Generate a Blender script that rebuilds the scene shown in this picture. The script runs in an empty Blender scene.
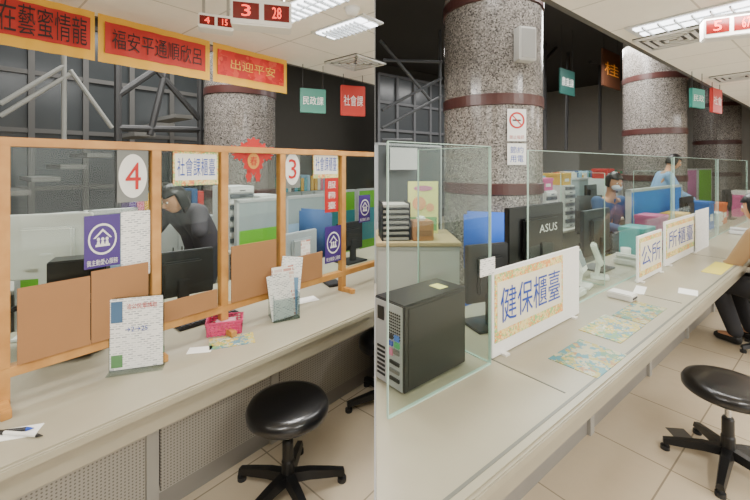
import bpy,bmesh,math,random
from mathutils import Vector,Matrix
random.seed(7)
f=385.;HY=166.;EYE=1.55
class Fr:
    def __init__(s,vp):
        s.vp=vp;th=math.atan((vp-375)/f);s.s=math.sin(th);s.c=math.cos(th);s.rz=math.pi/2-th
    def w(s,t,n):return (t*s.s-n*s.c, t*s.c+n*s.s)
    def Y(s,px,n):return f*n/(s.c*(s.vp-px))
    def t(s,px,n):return (s.Y(px,n)-n*s.s)/s.c
    def tn(s,x,y):return (x*s.s+y*s.c,-x*s.c+y*s.s)
FL=Fr(705.);FR=Fr(860.)
def zat(py,Y):return EYE-(py-HY)/f*Y
def onz(px,py,z):
    Y=f*(EYE-z)/(py-HY);return ((px-375)/f*Y,Y)
def xy(px,Y):return ((px-375)/f*Y,Y)
# ---------- materials
MC={}
def lin(h):
    h=h.lstrip('#');r=[int(h[i:i+2],16)/255 for i in (0,2,4)]
    return tuple([(c/12.92 if c<=.04045 else ((c+.055)/1.055)**2.4) for c in r]+[1])
def base(name):
    m=bpy.data.materials.new(name);m.use_nodes=True;nt=m.node_tree
    return m,nt,nt.nodes['Principled BSDF']
def M(hexc,rough=.5,metal=0,em=0,var=.06,coat=0,scale=9):
    k=(hexc,rough,metal,em,var,coat)
    if k in MC:return MC[k]
    m,nt,b=base('mat_'+hexc.strip('#'))
    c=lin(hexc)
    tc=nt.nodes.new('ShaderNodeTexCoord');no=nt.nodes.new('ShaderNodeTexNoise');no.inputs['Scale'].default_value=scale
    no.inputs['Detail'].default_value=4
    nt.links.new(tc.outputs['Object'],no.inputs['Vector'])
    mx=nt.nodes.new('ShaderNodeMix');mx.data_type='RGBA'
    mx.inputs[6].default_value=tuple([x*(1-var) for x in c[:3]]+[1]);mx.inputs[7].default_value=tuple([min(1,x*(1+var)) for x in c[:3]]+[1])
    nt.links.new(no.outputs['Fac'],mx.inputs[0]);nt.links.new(mx.outputs[2],b.inputs['Base Color'])
    b.inputs['Roughness'].default_value=rough;b.inputs['Metallic'].default_value=metal;b.inputs['Coat Weight'].default_value=coat
    if em:
        b.inputs['Emission Color'].default_value=c;b.inputs['Emission Strength'].default_value=em
    MC[k]=m;return m
def N(nt,t,**kw):
    n=nt.nodes.new(t)
    for k,v in kw.items():setattr(n,k,v)
    return n
def ramp(nt,stops,interp='LINEAR'):
    r=nt.nodes.new('ShaderNodeValToRGB');cr=r.color_ramp;cr.interpolation=interp
    while len(cr.elements)<len(stops):cr.elements.new(.5)
    for e,(p,h) in zip(cr.elements,stops):e.position=p;e.color=lin(h)
    return r
def mat_granite():
    m,nt,b=base('granite');tc=N(nt,'ShaderNodeTexCoord');v=N(nt,'ShaderNodeTexVoronoi');v.inputs['Scale'].default_value=95
    r=ramp(nt,[(0,'#4a4642'),(.25,'#6d6863'),(.5,'#87817a'),(.75,'#9d968e'),(.9,'#78726c')],'CONSTANT')
    nt.links.new(tc.outputs['Object'],v.inputs['Vector']);nt.links.new(v.outputs['Color'],r.inputs[0]);nt.links.new(r.outputs[0],b.inputs['Base Color'])
    b.inputs['Roughness'].default_value=.22;return m
def mat_tile(name,c1,c2,cm,size,mort,rough,bump=0):
    m,nt,b=base(name);tc=N(nt,'ShaderNodeTexCoord');br=N(nt,'ShaderNodeTexBrick');br.offset=0
    br.inputs['Scale'].default_value=1;br.inputs['Brick Width'].default_value=size;br.inputs['Row Height'].default_value=size
    br.inputs['Mortar Size'].default_value=mort;br.inputs['Color1'].default_value=lin(c1);br.inputs['Color2'].default_value=lin(c2);br.inputs['Mortar'].default_value=lin(cm)
    nt.links.new(tc.outputs['Object'],br.inputs['Vector'])
    no=N(nt,'ShaderNodeTexNoise');no.inputs['Scale'].default_value=14;no.inputs['Detail'].default_value=6;nt.links.new(tc.outputs['Object'],no.inputs['Vector'])
    mx=N(nt,'ShaderNodeMix',data_type='RGBA',blend_type='MULTIPLY');mx.inputs[0].default_value=.08
    nt.links.new(br.outputs['Color'],mx.inputs[6]);nt.links.new(no.outputs['Fac'],mx.inputs[7]);nt.links.new(mx.outputs[2],b.inputs['Base Color'])
    b.inputs['Roughness'].default_value=rough;return m
def mat_perf():
    m,nt,b=base('perforated_metal');tc=N(nt,'ShaderNodeTexCoord')
    sc=N(nt,'ShaderNodeVectorMath',operation='SCALE');sc.inputs[3].default_value=1/.014
    fr=N(nt,'ShaderNodeVectorMath',operation='FRACTION');sb=N(nt,'ShaderNodeVectorMath',operation='SUBTRACT');sb.inputs[1].default_value=(.5,.5,.5)
    mu=N(nt,'ShaderNodeVectorMath',operation='MULTIPLY');mu.inputs[1].default_value=(1,0,1)
    le=N(nt,'ShaderNodeVectorMath',operation='LENGTH');lt=N(nt,'ShaderNodeMath',operation='LESS_THAN');lt.inputs[1].default_value=.24
    L=nt.links.new;L(tc.outputs['Object'],sc.inputs[0]);L(sc.outputs[0],fr.inputs[0]);L(fr.outputs[0],sb.inputs[0]);L(sb.outputs[0],mu.inputs[0]);L(mu.outputs[0],le.inputs[0]);L(le.outputs['Value'],lt.inputs[0])
    mx=N(nt,'ShaderNodeMix',data_type='RGBA');mx.inputs[6].default_value=lin('#a5a198');mx.inputs[7].default_value=lin('#6b6761');L(lt.outputs[0],mx.inputs[0]);L(mx.outputs[2],b.inputs['Base Color'])
    b.inputs['Roughness'].default_value=.5;return m
def mat_glass(name,tint,refl=1.0):
    m=bpy.data.materials.new(name);m.use_nodes=True;nt=m.node_tree;nt.nodes.clear()
    o=N(nt,'ShaderNodeOutputMaterial');mix=N(nt,'ShaderNodeMixShader');tr=N(nt,'ShaderNodeBsdfTransparent');gl=N(nt,'ShaderNodeBsdfGlossy')
    lw=N(nt,'ShaderNodeLayerWeight');lw.inputs[0].default_value=.5;pw=N(nt,'ShaderNodeMath',operation='POWER');pw.inputs[1].default_value=4
    mm=N(nt,'ShaderNodeMath',operation='MULTIPLY_ADD');mm.inputs[1].default_value=.5*refl;mm.inputs[2].default_value=.012*refl
    tr.inputs[0].default_value=lin(tint);gl.inputs['Roughness'].default_value=.02
    L=nt.links.new;L(lw.outputs['Facing'],pw.inputs[0]);L(pw.outputs[0],mm.inputs[0]);L(mm.outputs[0],mix.inputs[0]);L(tr.outputs[0],mix.inputs[1]);L(gl.outputs[0],mix.inputs[2]);L(mix.outputs[0],o.inputs[0]);return m
def mat_print(name,paper,ink,bw=.022,rh=.009):
    m,nt,b=base(name);tc=N(nt,'ShaderNodeTexCoord');mp=N(nt,'ShaderNodeMapping');mp.inputs['Rotation'].default_value=(math.pi/2,0,0)
    br=N(nt,'ShaderNodeTexBrick');br.inputs['Scale'].default_value=1;br.inputs['Brick Width'].default_value=bw;br.inputs['Row Height'].default_value=rh;br.inputs['Mortar Size'].default_value=.0028
    br.inputs['Color1'].default_value=lin(ink);br.inputs['Color2'].default_value=lin(paper);br.inputs['Mortar'].default_value=lin(paper)
    nt.links.new(tc.outputs['Object'],mp.inputs[0]);nt.links.new(mp.outputs[0],br.inputs[0]);nt.links.new(br.outputs[0],b.inputs['Base Color']);b.inputs['Roughness'].default_value=.6;return m
def mat_patch(name,stops,scale,rough=.4):
    m,nt,b=base(name);tc=N(nt,'ShaderNodeTexCoord');v=N(nt,'ShaderNodeTexVoronoi');v.inputs['Scale'].default_value=scale
    no=N(nt,'ShaderNodeTexNoise');no.inputs['Scale'].default_value=scale;ad=N(nt,'ShaderNodeMix',data_type='RGBA');ad.inputs[0].default_value=.15
    nt.links.new(tc.outputs['Object'],no.inputs[0]);nt.links.new(tc.outputs['Object'],ad.inputs[6]);nt.links.new(no.outputs['Color'],ad.inputs[7]);nt.links.new(ad.outputs[2],v.inputs[0])
    r=ramp(nt,stops,'CONSTANT');nt.links.new(v.outputs['Color'],r.inputs[0]);nt.links.new(r.outputs[0],b.inputs['Base Color']);b.inputs['Roughness'].default_value=rough;return m
def mat_counter(a,c):
    m,nt,b=base('glass_covered_counter');tc=N(nt,'ShaderNodeTexCoord');no=N(nt,'ShaderNodeTexNoise');no.inputs['Scale'].default_value=3;no.inputs['Detail'].default_value=8
    r=ramp(nt,[(.3,a),(.7,c)]);nt.links.new(tc.outputs['Object'],no.inputs[0]);nt.links.new(no.outputs[0],r.inputs[0]);nt.links.new(r.outputs[0],b.inputs['Base Color'])
    b.inputs['Roughness'].default_value=.3;b.inputs['Coat Weight'].default_value=1;b.inputs['Coat Roughness'].default_value=.03;return m
def mat_wood():
    m,nt,b=base('pine_wood');tc=N(nt,'ShaderNodeTexCoord');mp=N(nt,'ShaderNodeMapping');mp.inputs['Scale'].default_value=(3,20,3)
    no=N(nt,'ShaderNodeTexNoise');no.inputs['Scale'].default_value=4;no.inputs['Detail'].default_value=5
    r=ramp(nt,[(.3,'#b07a3a'),(.7,'#cb9652')]);nt.links.new(tc.outputs['Object'],mp.inputs[0]);nt.links.new(mp.outputs[0],no.inputs[0]);nt.links.new(no.outputs[0],r.inputs[0]);nt.links.new(r.outputs[0],b.inputs['Base Color']);b.inputs['Roughness'].default_value=.45;return m
GRAN=mat_granite();PERF=mat_perf();CNTL=mat_counter('#675f47','#797059');CNTR=mat_counter('#647052','#778566');WOOD=mat_wood()
GLASS=mat_glass('clear_glass','#f6fbf8',1.0);GEDGE=M('#aecabe',.2)
FLOORM=mat_tile('floor_tiles','#d3c4ab','#cbbca2','#978b79',.6,.004,.12)
CEILM=mat_tile('ceiling_tiles','#faf5ea','#f7f2e6','#cfcabd',.6,.006,.8)
PRINT=mat_print('printed_sheet','#eeeeea','#8e9298');PRINTC=mat_print('printed_colour_sheet','#f0efe8','#c07a6a',.05,.02)
PASTEL=mat_patch('pastel_border',[(0,'#ecd98c'),(.3,'#e89a50'),(.5,'#93c47c'),(.7,'#f0dc9c'),(.9,'#da7560')],45,.6)
MAPM=mat_patch('map_print',[(0,'#4a8060'),(.25,'#a2953a'),(.45,'#357c88'),(.6,'#a9a684'),(.8,'#9a682c')],28,.35)
MAPM2=mat_patch('leaflet_print',[(0,'#b0b69e'),(.3,'#6f9c66'),(.5,'#c8b04a'),(.7,'#50859a'),(.85,'#cfccbb')],34,.35)
FLORAL=mat_patch('floral_red',[(0,'#c9261d'),(.45,'#b81b16'),(.6,'#d04a34'),(.8,'#d8342a'),(.95,'#e0a24a')],16,.6)
BLACK=M('#141415',.35);BLK2=M('#222325',.5);WHITE=M('#e4e3dd',.45);RED=M('#b8120e',.5);BLUE=M('#1440a4',.5);CHROME=M('#b8b8b8',.2,1)
CARD=M('#9c7048',.8);GREY=M('#8c8d8c',.5);DGREY=M('#2c2d2f',.6);PURPLE=M('#3f2374',.4);SKIN=M('#c4926f',.5)
# ---------- mesh helpers
def nb():return bmesh.new()
def bx(bm,x0,x1,y0,y1,z0,z1,mi=0,bev=0,R=None):
    r=bmesh.ops.create_cube(bm,size=1)['verts']
    for v in r:
        v.co=Vector(((x0+x1)/2+v.co.x*(x1-x0),(y0+y1)/2+v.co.y*(y1-y0),(z0+z1)/2+v.co.z*(z1-z0)))
        if R:v.co=R@v.co
    fs={fc for v in r for fc in v.link_faces}
    for q in fs:q.material_index=mi
    if bev:
        es={e for v in r for e in v.link_edges}
        g=bmesh.ops.bevel(bm,geom=list(es),offset=bev,segments=2,affect='EDGES')
        for q in g['faces']:q.material_index=mi
    return bm
def cy(bm,p0,p1,r0,r1=None,seg=16,mi=0):
    if r1 is None:r1=r0
    p0=Vector(p0);p1=Vector(p1);d=p1-p0
    r=bmesh.ops.create_cone(bm,cap_ends=True,segments=seg,radius1=r0,radius2=r1,depth=d.length)['verts']
    q=Vector((0,0,1)).rotation_difference(d.normalized()).to_matrix().to_4x4();Mx=Matrix.Translation((p0+p1)/2)@q
    for v in r:v.co=Mx@v.co
    for q in {fc for v in r for fc in v.link_faces}:q.material_index=mi
    return bm
def lathe(bm,prof,seg=28,c=(0,0),mi=0):
    rings=[]
    for r,z in prof:
        rings.append([bm.verts.new((c[0]+max(r,1e-4)*math.cos(2*math.pi*i/seg),c[1]+max(r,1e-4)*math.sin(2*math.pi*i/seg),z)) for i in range(seg)])
    for a,b in zip(rings,rings[1:]):
        for i in range(seg):
            q=bm.faces.new((a[i],a[(i+1)%seg],b[(i+1)%seg],b[i]));q.material_index=mi
    bm.faces.new(rings[0][::-1]).material_index=mi;bm.faces.new(rings[-1]).material_index=mi
    return bm
def ball(bm,c,s,seg=20,R=None,mi=0):
    r=bmesh.ops.create_uvsphere(bm,u_segments=seg,v_segments=max(8,seg*2//3),radius=1)['verts']
    for v in r:
        p=Vector((v.co.x*s[0],v.co.y*s[1],v.co.z*s[2]))
        if R:p=R@p
        v.co=p+Vector(c)
    for q in {fc for v in r for fc in v.link_faces}:q.material_index=mi
    return bm
def ob(name,bm,mats,parent=None,loc=(0,0,0),rot=(0,0,0),smooth=False,label=None):
    if isinstance(bm,bmesh.types.BMesh):
        bmesh.ops.recalc_face_normals(bm,faces=bm.faces[:])
        me=bpy.data.meshes.new(name);bm.to_mesh(me);bm.free()
    else:me=bm
    if not isinstance(mats,(list,tuple)):mats=[mats]
    me.materials.clear()
    for m in mats:me.materials.append(m)
    if smooth:
        for p in me.polygons:p.use_smooth=True
    o=bpy.data.objects.new(name,me);bpy.context.collection.objects.link(o);o.location=loc;o.rotation_euler=rot
    if parent:o.parent=parent
    if label:o['label']=label
    return o
def tag(o,label,cat,group=None):
    o['label']=label;o['category']=cat
    if group:o['group']=group
    return o
def thing(name,label,cat,x,y,z=0,rz=0,group=None):
    o=bpy.data.objects.new(name,None);bpy.context.collection.objects.link(o);o.location=(x,y,z);o.rotation_euler=(0,0,rz);o.empty_display_size=.1
    return tag(o,label,cat,group)
def solo(name,label,cat,bm,mats,x,y,z=0,rz=0,group=None,smooth=False):
    return tag(ob(name,bm,mats,None,(x,y,z),(0,0,rz),smooth),label,cat,group)
def struct(o):o['kind']='structure';return o
CLIP=[]
def kids(o):
    r=[o]
    for c in o.children:r+=kids(c)
    return r
def clip(o,side):CLIP.append((o,side))
def letters(s,w,h):
    cu=bpy.data.curves.new('txt','FONT');cu.body=s;cu.align_x='LEFT';cu.resolution_u=2
    o=bpy.data.objects.new('txt',cu);bpy.context.collection.objects.link(o)
    dg=bpy.context.evaluated_depsgraph_get();me=bpy.data.meshes.new_from_object(o.evaluated_get(dg));bpy.data.objects.remove(o)
    if not me.vertices:return None
    xs=[v.co.x for v in me.vertices];ys=[v.co.y for v in me.vertices]
    x0,x1,y0,y1=min(xs),max(xs),min(ys),max(ys)
    for v in me.vertices:v.co=Vector((((v.co.x-x0)/(x1-x0+1e-9)-.5)*w,0,((v.co.y-y0)/(y1-y0+1e-9)-.5)*h))
    return me
def text(parent,s,x,y,z,w,h,mat,rot=(0,0,0)):
    me=letters(s,w,h)
    if me:return ob('lettering',me,mat,parent,(x,y,z),rot)
def sign(name,label,cat,x,y,z,rz,w,h,mat,texts=(),th=.004,inner=None,group=None,im=None,tilt=0):
    b=nb();bx(b,-w/2,w/2,-th/2,th/2,0,h)
    o=solo(name,label,cat,b,mat,x,y,z,rz,group)
    if tilt:o.rotation_euler=(tilt,0,rz)
    yy=-th/2-.0012
    if inner:
        b=nb();bx(b,inner[0]*w-w/2,inner[1]*w-w/2,yy,-th/2,inner[2]*h,inner[3]*h);ob('printed_panel',b,im,o);yy-=.0012
    for s,cx,cz,ww,hh,m in texts:text(o,s,(cx-.5)*w,yy,cz*h,ww*w,hh*h,m)
    return o
def span(F,p0,p1,yt,yb,n):
    t0,t1=F.t(p0,n),F.t(p1,n);Y=F.Y((p0+p1)/2,n);x,y=F.w((t0+t1)/2,n);z0=zat(yb,Y);z1=zat(yt,Y)
    return x,y,z0,F.rz,t1-t0,z1-z0
# ---------- room shell
EPS=.004
def slab(name,F,t0,t1,n0,n1,z0,z1,mat,side):
    b=nb();bx(b,t0,t1,n0,n1,z0,z1);o=struct(ob(name,b,mat,None,(0,0,0),(0,0,F.rz)));
    if side:clip(o,side)
    return o
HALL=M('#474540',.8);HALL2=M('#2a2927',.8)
slab('floor',FL,-6,14,-4,8,-.1,0,FLOORM,-1);slab('floor',FR,-6,14,-4,8,-.1,0,FLOORM,1)
slab('ceiling',FL,-6,9.2,-4,2.93,2.5,2.6,CEILM,-1);slab('ceiling',FR,-6,14,-4,1.1,2.5,2.6,CEILM,1)
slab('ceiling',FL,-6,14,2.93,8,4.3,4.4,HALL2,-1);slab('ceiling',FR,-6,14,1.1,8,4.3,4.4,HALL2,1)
slab('trim_1',FL,-6,9.2,2.93,2.97,2.5,4.3,M('#55544f',.7),-1);slab('trim_2',FR,-6,14,1.1,1.14,2.5,4.3,M('#55544f',.7),1)
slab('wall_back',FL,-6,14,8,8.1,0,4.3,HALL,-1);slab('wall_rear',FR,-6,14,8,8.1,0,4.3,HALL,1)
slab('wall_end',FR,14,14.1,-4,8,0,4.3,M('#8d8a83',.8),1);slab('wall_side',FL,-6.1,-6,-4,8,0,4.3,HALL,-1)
x,y=onz(680,434,0);b=nb();bx(b,-.05,.05,-.05,.05,0,.0015);struct(ob('trim_3',b,M('#55524e',.3),None,(x,y,0),(0,0,FR.rz+.78)))
# ---------- counters
Zc=.72
def counter(F,side,front,basen,back,t0,t1,pans,CNT):
    b=nb();bx(b,t0,t1,front,back,Zc-.035,Zc-.006,0,.004);bx(b,t0,t1,front+.012,back,Zc-.006,Zc,1)
    o=solo('worktop','long pale grey service worktop covered with clear glass','counter top',b,[M('#9c9682',.35),CNT],0,0,0,F.rz);clip(o,side)
    r=thing('counter_base','grey counter base with perforated metal front panels','counter',*F.w((t0+t1)/2,basen),0,F.rz)
    m=(t0+t1)/2
    b=nb();bx(b,t0-m,t1-m,.0,.04,.0,.09);ob('plinth',b,M('#8d8a84',.4),r)
    b=nb();bx(b,t0-m,t1-m,0,back-basen-.05,.09,.12);bx(b,t0-m,t1-m,.02,.05,.09,Zc-.035);ob('carcass',b,M('#b5b2aa',.5),r)
    b=nb();bx(b,t0-m,t1-m,front-basen+.03,.02,Zc-.12,Zc-.035,0,.003);ob('apron',b,M('#97917f',.4),r)
    for a,bb in pans:
        b=nb();bx(b,a-m,bb-m,-.012,.02,.10,Zc-.13,0,.003);ob('panel',b,PERF,r)
        b=nb();bx(b,bb-m,bb-m+.05,-.02,.02,.0,Zc-.12);ob('upright',b,M('#a3a19b',.4),r)
    for k in kids(r):
        if k.type=='MESH':clip(k,side)
counter(FL,-1,1.46,1.85,2.62,-1.6,3.2,[(-1.5,-.45),(-.38,.62),(.68,1.25),(1.31,2.3),(2.36,3.1)],CNTL)
counter(FR,1,.60,.98,1.45,.3,10.5,[(.4+i*1.0,1.34+i*1.0) for i in range(10)],CNTR)
for ts in (1.42,2.9,4.6):
    b=nb();bx(b,-.003,.003,-.13,.2,0,.0015);o=solo('glass_joint_strip','thin dark joint strip between counter glass sheets','trim strip',b,M('#5d6058',.4),*FR.w(ts,.80),Zc,FR.rz,'counter glass joints')
b=nb();bx(b,0,9,-.005,.005,0,.001);solo('glass_edge_strip','long dark strip along the front edge of the glass','trim strip',b,M('#66675e',.4),*FR.w(.55,.64),Zc,FR.rz)
# ---------- columns
def column(F,t,n,r,h,bands):
    x,y=F.w(t,n);o=thing('column','round speckled granite column with dark red bands','column',x,y,0,0,'granite columns')
    b=nb();lathe(b,[(r,0),(r,h)],64);ob('shaft',b,GRAN,o,smooth=False)
    for z in bands:
        b=nb();lathe(b,[(r+.001,z-.05),(r+.012,z-.045),(r+.012,z+.045),(r+.001,z+.05)],64);ob('band',b,M('#4a2b27',.35),o,smooth=False)
    return o
column(FR,3.18,2.2,.45,4.29,[3.02,2.12,1.35])
column(FR,7.85,2.2,.45,4.29,[3.02,2.12,1.35]);column(FR,12.5,2.2,.45,4.29,[3.02,2.12,1.35])
column(FL,2.75,4.73,.45,4.29,[3.02,2.5,1.0+.2])
# ---------- hall structure
def pl(F,px,py,n,t0,n0=None):
    Y=F.Y(px,n);return (F.t(px,n)-t0,0,zat(py,Y))
def truss(F,n,segs,label,th=.06,mat=DGREY,name='steel_truss'):
    t0=min(F.t(s[0],n) for s in segs);x,y=F.w(t0,n)
    o=thing(name,label,'structural frame',x,y,0,F.rz)
    for s in segs:
        b=nb();cy(b,pl(F,s[0],s[1],n,t0),pl(F,s[2],s[3],n,t0),th,None,8);ob('beam',b,mat,o)
    return o
GR3=M('#3b3b3b',.6);GR4=M('#a3a49e',.5);GR5=M('#4c4e50',.5)
truss(FL,5.2,[(118,50,118,240),(118,95,170,60),(150,62,200,120),(170,52,150,135),(200,55,200,240),(118,128,205,130)],'dark grey tubular steel truss in the hall',.04,M('#2d2d2d',.6))
truss(FL,6.6,[(0,104,64,66),(0,116,70,74),(70,70,112,128),(64,50,64,140)],'pale metal stair handrail rising across the hall',.03,GR4,'stair_handrail')
b=nb()
for i in range(9):bx(b,i*.3,i*.3+.3,0,1.0,1.0+i*.17,1.06+i*.17)
solo('stair_flight','concrete stair flight rising in the dark hall','staircase',b,M('#7c7b77',.7),*FL.w(.3,6.7),0,FL.rz)
def winwall(name,F,n,t0,t1,z0,z1,nx,nz,side,em,fm):
    o=struct(thing(name,'x','window',*F.w(t0,n),0,F.rz))
    b=nb();w=t1-t0
    for i in range(nx+1):bx(b,w*i/nx-.04,w*i/nx+.04,-.06,0,z0,z1)
    for j in range(nz+1):bx(b,0,w,-.05,0,z0+(z1-z0)*j/nz-.035,z0+(z1-z0)*j/nz+.035)
    k=ob('frame',b,fm,o)
    b=nb();bx(b,0,w,0,.03,z0,z1);g=ob('pane',b,em,o)
    del o['label'];del o['category']
    clip(k,side);clip(g,side)
WG=M('#4a4d4f',.25,0,.12);WG2=M('#3c4041',.25,0,.12)
winwall('window_1',FL,7.95,-1,4.5,.3,3.9,8,4,-1,WG2,M('#5c5b58',.6));winwall('window_2',FR,7.95,6.4,11,.3,4.0,7,5,1,WG,M('#66676a',.6))
truss(FR,5.0,[(382,128,442,96),(382,110,442,78),(380,40,430,100),(440,30,440,200),(384,60,442,62),(382,140,412,140)],'grey steel railing and truss beside the stairs',.028,GR5)
truss(FR,4.4,[(545,0,545,150),(545,60,590,10),(585,0,630,80),(590,62,640,64),(570,-10,566,150),(600,20,600,150)],'steel roof truss behind the granite columns',.04,GR3)
b=nb();bx(b,0,3,-.04,0,0,2.2);bx(b,.2,1.1,-.05,-.04,.9,1.8);solo('notice_wall_panel','grey freestanding display wall in the dark hall','panel',b,M('#6a6862',.7),*FR.w(7.2,5.8),0,FR.rz)
# ---------- timber partition (left)
G=1.84;ts=[FL.t(p,G) for p in (2,155,223,281,342)];tE=2.35
tb=ts[0];fr=thing('timber_partition','pine timber frame partition with clear glazing on the counter','partition',*FL.w(tb,G),Zc,FL.rz)
ZT=1.65-Zc
for t in ts:
    b=nb();bx(b,t-tb-.019,t-tb+.019,-.02,.02,0.0,ZT-.03,0,.002);ob('post',b,WOOD,fr)
    b=nb();bx(b,t-tb-.014,t-tb+.014,-.11,.02,0,.028,0,.002);ob('foot',b,WOOD,fr)
for z0,z1,nm in ((ZT-.032,ZT,'top_rail'),(.10,.135,'bottom_rail')):
    b=nb();bx(b,-.6,tE-tb,-.022,.022,z0,z1,0,.002);k=ob(nm,b,WOOD,fr);clip(k,-1)
tt=[-.5+tb]+ts+[tE]
for a,c in zip(tt,tt[1:]):
    b=nb();bx(b,a-tb+.02,c-tb-.02,-.002,.002,.136,ZT-.034);k=ob('glass_pane',b,GLASS,fr);clip(k,-1)
def cardb(t0,t1,z1,rot=0,z0=Zc+.14):
    b=nb();bx(b,0,t1-t0,-.003,.003,0,z1-z0,0,.001);o=solo('cardboard_sheet','brown corrugated cardboard sheet taped to the timber frame','cardboard',b,CARD,*FL.w(t0,G-.032),z0,FL.rz,'cardboard sheets on the partition');return o
T=lambda px:FL.t(px,G-.03)
cardb(T(17),T(90),1.125);cardb(T(91),T(148),1.14);cardb(T(163),T(217),.95);cardb(T(231),T(276),1.145);cardb(T(289),T(322),1.02)
# banners
def banner(p0,p1,label,txt,m0,m1,tm,tw=.86,thh=.62):
    n=2.86;t0,t1=FL.t(p0,n),FL.t(p1,n);w=t1-t0;h=.30
    o=thing('banner',label,'banner',*FL.w((t0+t1)/2,n),2.2,FL.rz,'banners hanging from the ceiling edge')
    def cloth(name,x0,x1,z0,z1,y,mat):
        b=nb();nx=24;g=[]
        for i in range(nx+1):
            xx=x0+(x1-x0)*i/nx;yy=y+.004*math.sin(i*1.1)
            g.append([b.verts.new((xx,yy,z0)),b.verts.new((xx,yy,z1))])
        for a,c in zip(g,g[1:]):b.faces.new((a[0],c[0],c[1],a[1]))
        ob(name,b,mat,o,smooth=True)
    cloth('cloth',-w/2,w/2,0,h,0,m0);cloth('printed_panel',-w*.45,w*.45,h*.2,h*.86,-.005,m1)
    text(o,txt,0,-.014,h*.53,w*tw,h*thh,tm)
GOLD=M('#e0b040',.5);ORG=M('#dfa92f',.6);BRED=M('#b42415',.6);DK=M('#26100b',.6)
banner(-14,95,'yellow cloth banner with red panel and black brush characters','在藝蜜情龍',ORG,BRED,DK,.82,.56)
banner(98,210,'yellow-edged red cloth banner with dark characters','福安平通順欣呂',ORG,BRED,DK,.8,.42)
banner(213,287,'yellow-edged floral red banner with small gold characters','出迎平安',ORG,FLORAL,GOLD,.6,.26)
# signs on left glass
def gs(p0,p1,yt,yb,name,label,mat,texts,n=G-.009,**kw):
    x,y,z,rz,w,h=span(FL,p0,p1,yt,yb,n);return sign(name,label,'sign',x,y,z,rz,w,h,mat,texts,.003,**kw)
CLEAR=mat_glass('acrylic','#e6ecec',1.0)
def numsign(p0,p1,yt,yb,s,label):
    x,y,z,rz,w,h=span(FL,p0,p1,yt,yb,G-.009);o=thing('number_sign',label,'sign',x,y,z,rz,'counter number signs')
    b=nb();bx(b,-w/2,w/2,-.0015,.0015,0,h);ob('acrylic_sheet',b,M('#70726c',.3),o)
    b=nb();seg=32;v=[b.verts.new((w*.46*math.cos(2*math.pi*i/seg),-.003,h*.5+h*.42*math.sin(2*math.pi*i/seg))) for i in range(seg)];b.faces.new(v);ob('disc',b,WHITE,o)
    text(o,s,0,-.005,h*.5,w*.5,h*.52,RED)
numsign(117,148,150,202,'4','white disc with red numeral 4 on the glass');numsign(284,300,150,188,'3','white disc with red numeral 3 on the glass')
def purple(p0,p1,yt,yb,big=True):
    x,y,z,rz,w,h=span(FL,p0,p1,yt,yb,G-.009);o=sign('service_notice','purple notice with white house pictogram and white characters','sign',x,y,z,rz,w,h,PURPLE,[('我主動愛心服務',.5,.1,.86,.11,WHITE)],.003,group='purple notices on the glass')
    b=nb();seg=28;a=[];c=[]
    for i in range(seg):
        an=2*math.pi*i/seg;a.append(b.verts.new((w*.4*math.cos(an),-.003,h*.54+h*.3*math.sin(an))));c.append(b.verts.new((w*.35*math.cos(an),-.003,h*.54+h*.26*math.sin(an))))
    for i in range(seg):b.faces.new((a[i],a[(i+1)%seg],c[(i+1)%seg],c[i]))
    def poly(pts):b.faces.new([b.verts.new((px*w,-.0035,h*.54+pz*h)) for px,pz in pts])
    poly([(-.26,.02),(0,.2),(.26,.02),(.2,.02),(0,.15),(-.2,.02)]);poly([(-.2,-.14),(.2,-.14),(.2,-.1),(-.2,-.1)])
    for cx in (-.12,.0,.12):
        poly([(cx+.045*math.cos(k*.785),-.0+.035*math.sin(k*.785)) for k in range(8)]);poly([(cx-.05,-.1),(cx+.05,-.1),(cx+.03,-.035),(cx-.03,-.035)])
    ob('pictogram',b,WHITE,o)
purple(84,120,215,267);purple(325,341,226,262);purple(359,370,195,222)
gs(121,150,211,276,'notice_sheet','white printed notice sheet taped to the glass',PRINT,[],group='notice sheets')
def desk(p0,p1,yt,yb,s):
    gs(p0,p1,yt,yb,'desk_name_sign','white sign with blue characters and pastel border',PASTEL,[(s,.5,.5,.84,.5,BLUE)],inner=(.04,.96,.14,.86),im=M('#ecebe2',.6),group='desk name signs')
desk(173,218,149,185,'社會課櫃臺');desk(313,338,150,178,'社會課櫃臺')
gs(325,338,178,212,'red_notice','red vertical notice with white characters',RED,[('服',.5,.8,.6,.2,WHITE),('務',.5,.5,.6,.2,WHITE),('臺',.5,.2,.6,.2,WHITE)])
gs(301,310,240,262,'small_notice','small white paper slip taped to glass',PRINTC,[],group='notice sheets')
x,y,z,rz,w,h=span(FL,229.5,275,136,186,G-.01);o=thing('paper_ornament','red cut-paper new year ornament with gold centre on the glass','decoration',x,y,z,rz)
b=nb()
def disc(b,cx,cz,rx,rz_,y,seg=20,amp=0,k=0):
    b.faces.new([b.verts.new((cx+rx*(1+amp*math.cos(k*2*math.pi*i/seg))*math.cos(2*math.pi*i/seg),y,cz+rz_*(1+amp*math.cos(k*2*math.pi*i/seg))*math.sin(2*math.pi*i/seg))) for i in range(seg)])
disc(b,0,h*.5,w*.22,h*.26,0,48,.12,12);disc(b,0,h*.84,w*.16,h*.12,0,40,.2,8)
for sx in (-1,1):
    disc(b,sx*w*.3,h*.62,w*.13,h*.1,0,40,.25,8);disc(b,sx*w*.42,h*.72,w*.07,h*.07,0,30,.25,6);disc(b,sx*w*.2,h*.76,w*.1,h*.1,0,30,.25,6);disc(b,sx*w*.1,h*.2,w*.06,h*.12,0,30,.2,6)
ob('cut_paper',b,M('#b3201a',.6),o)
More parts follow.
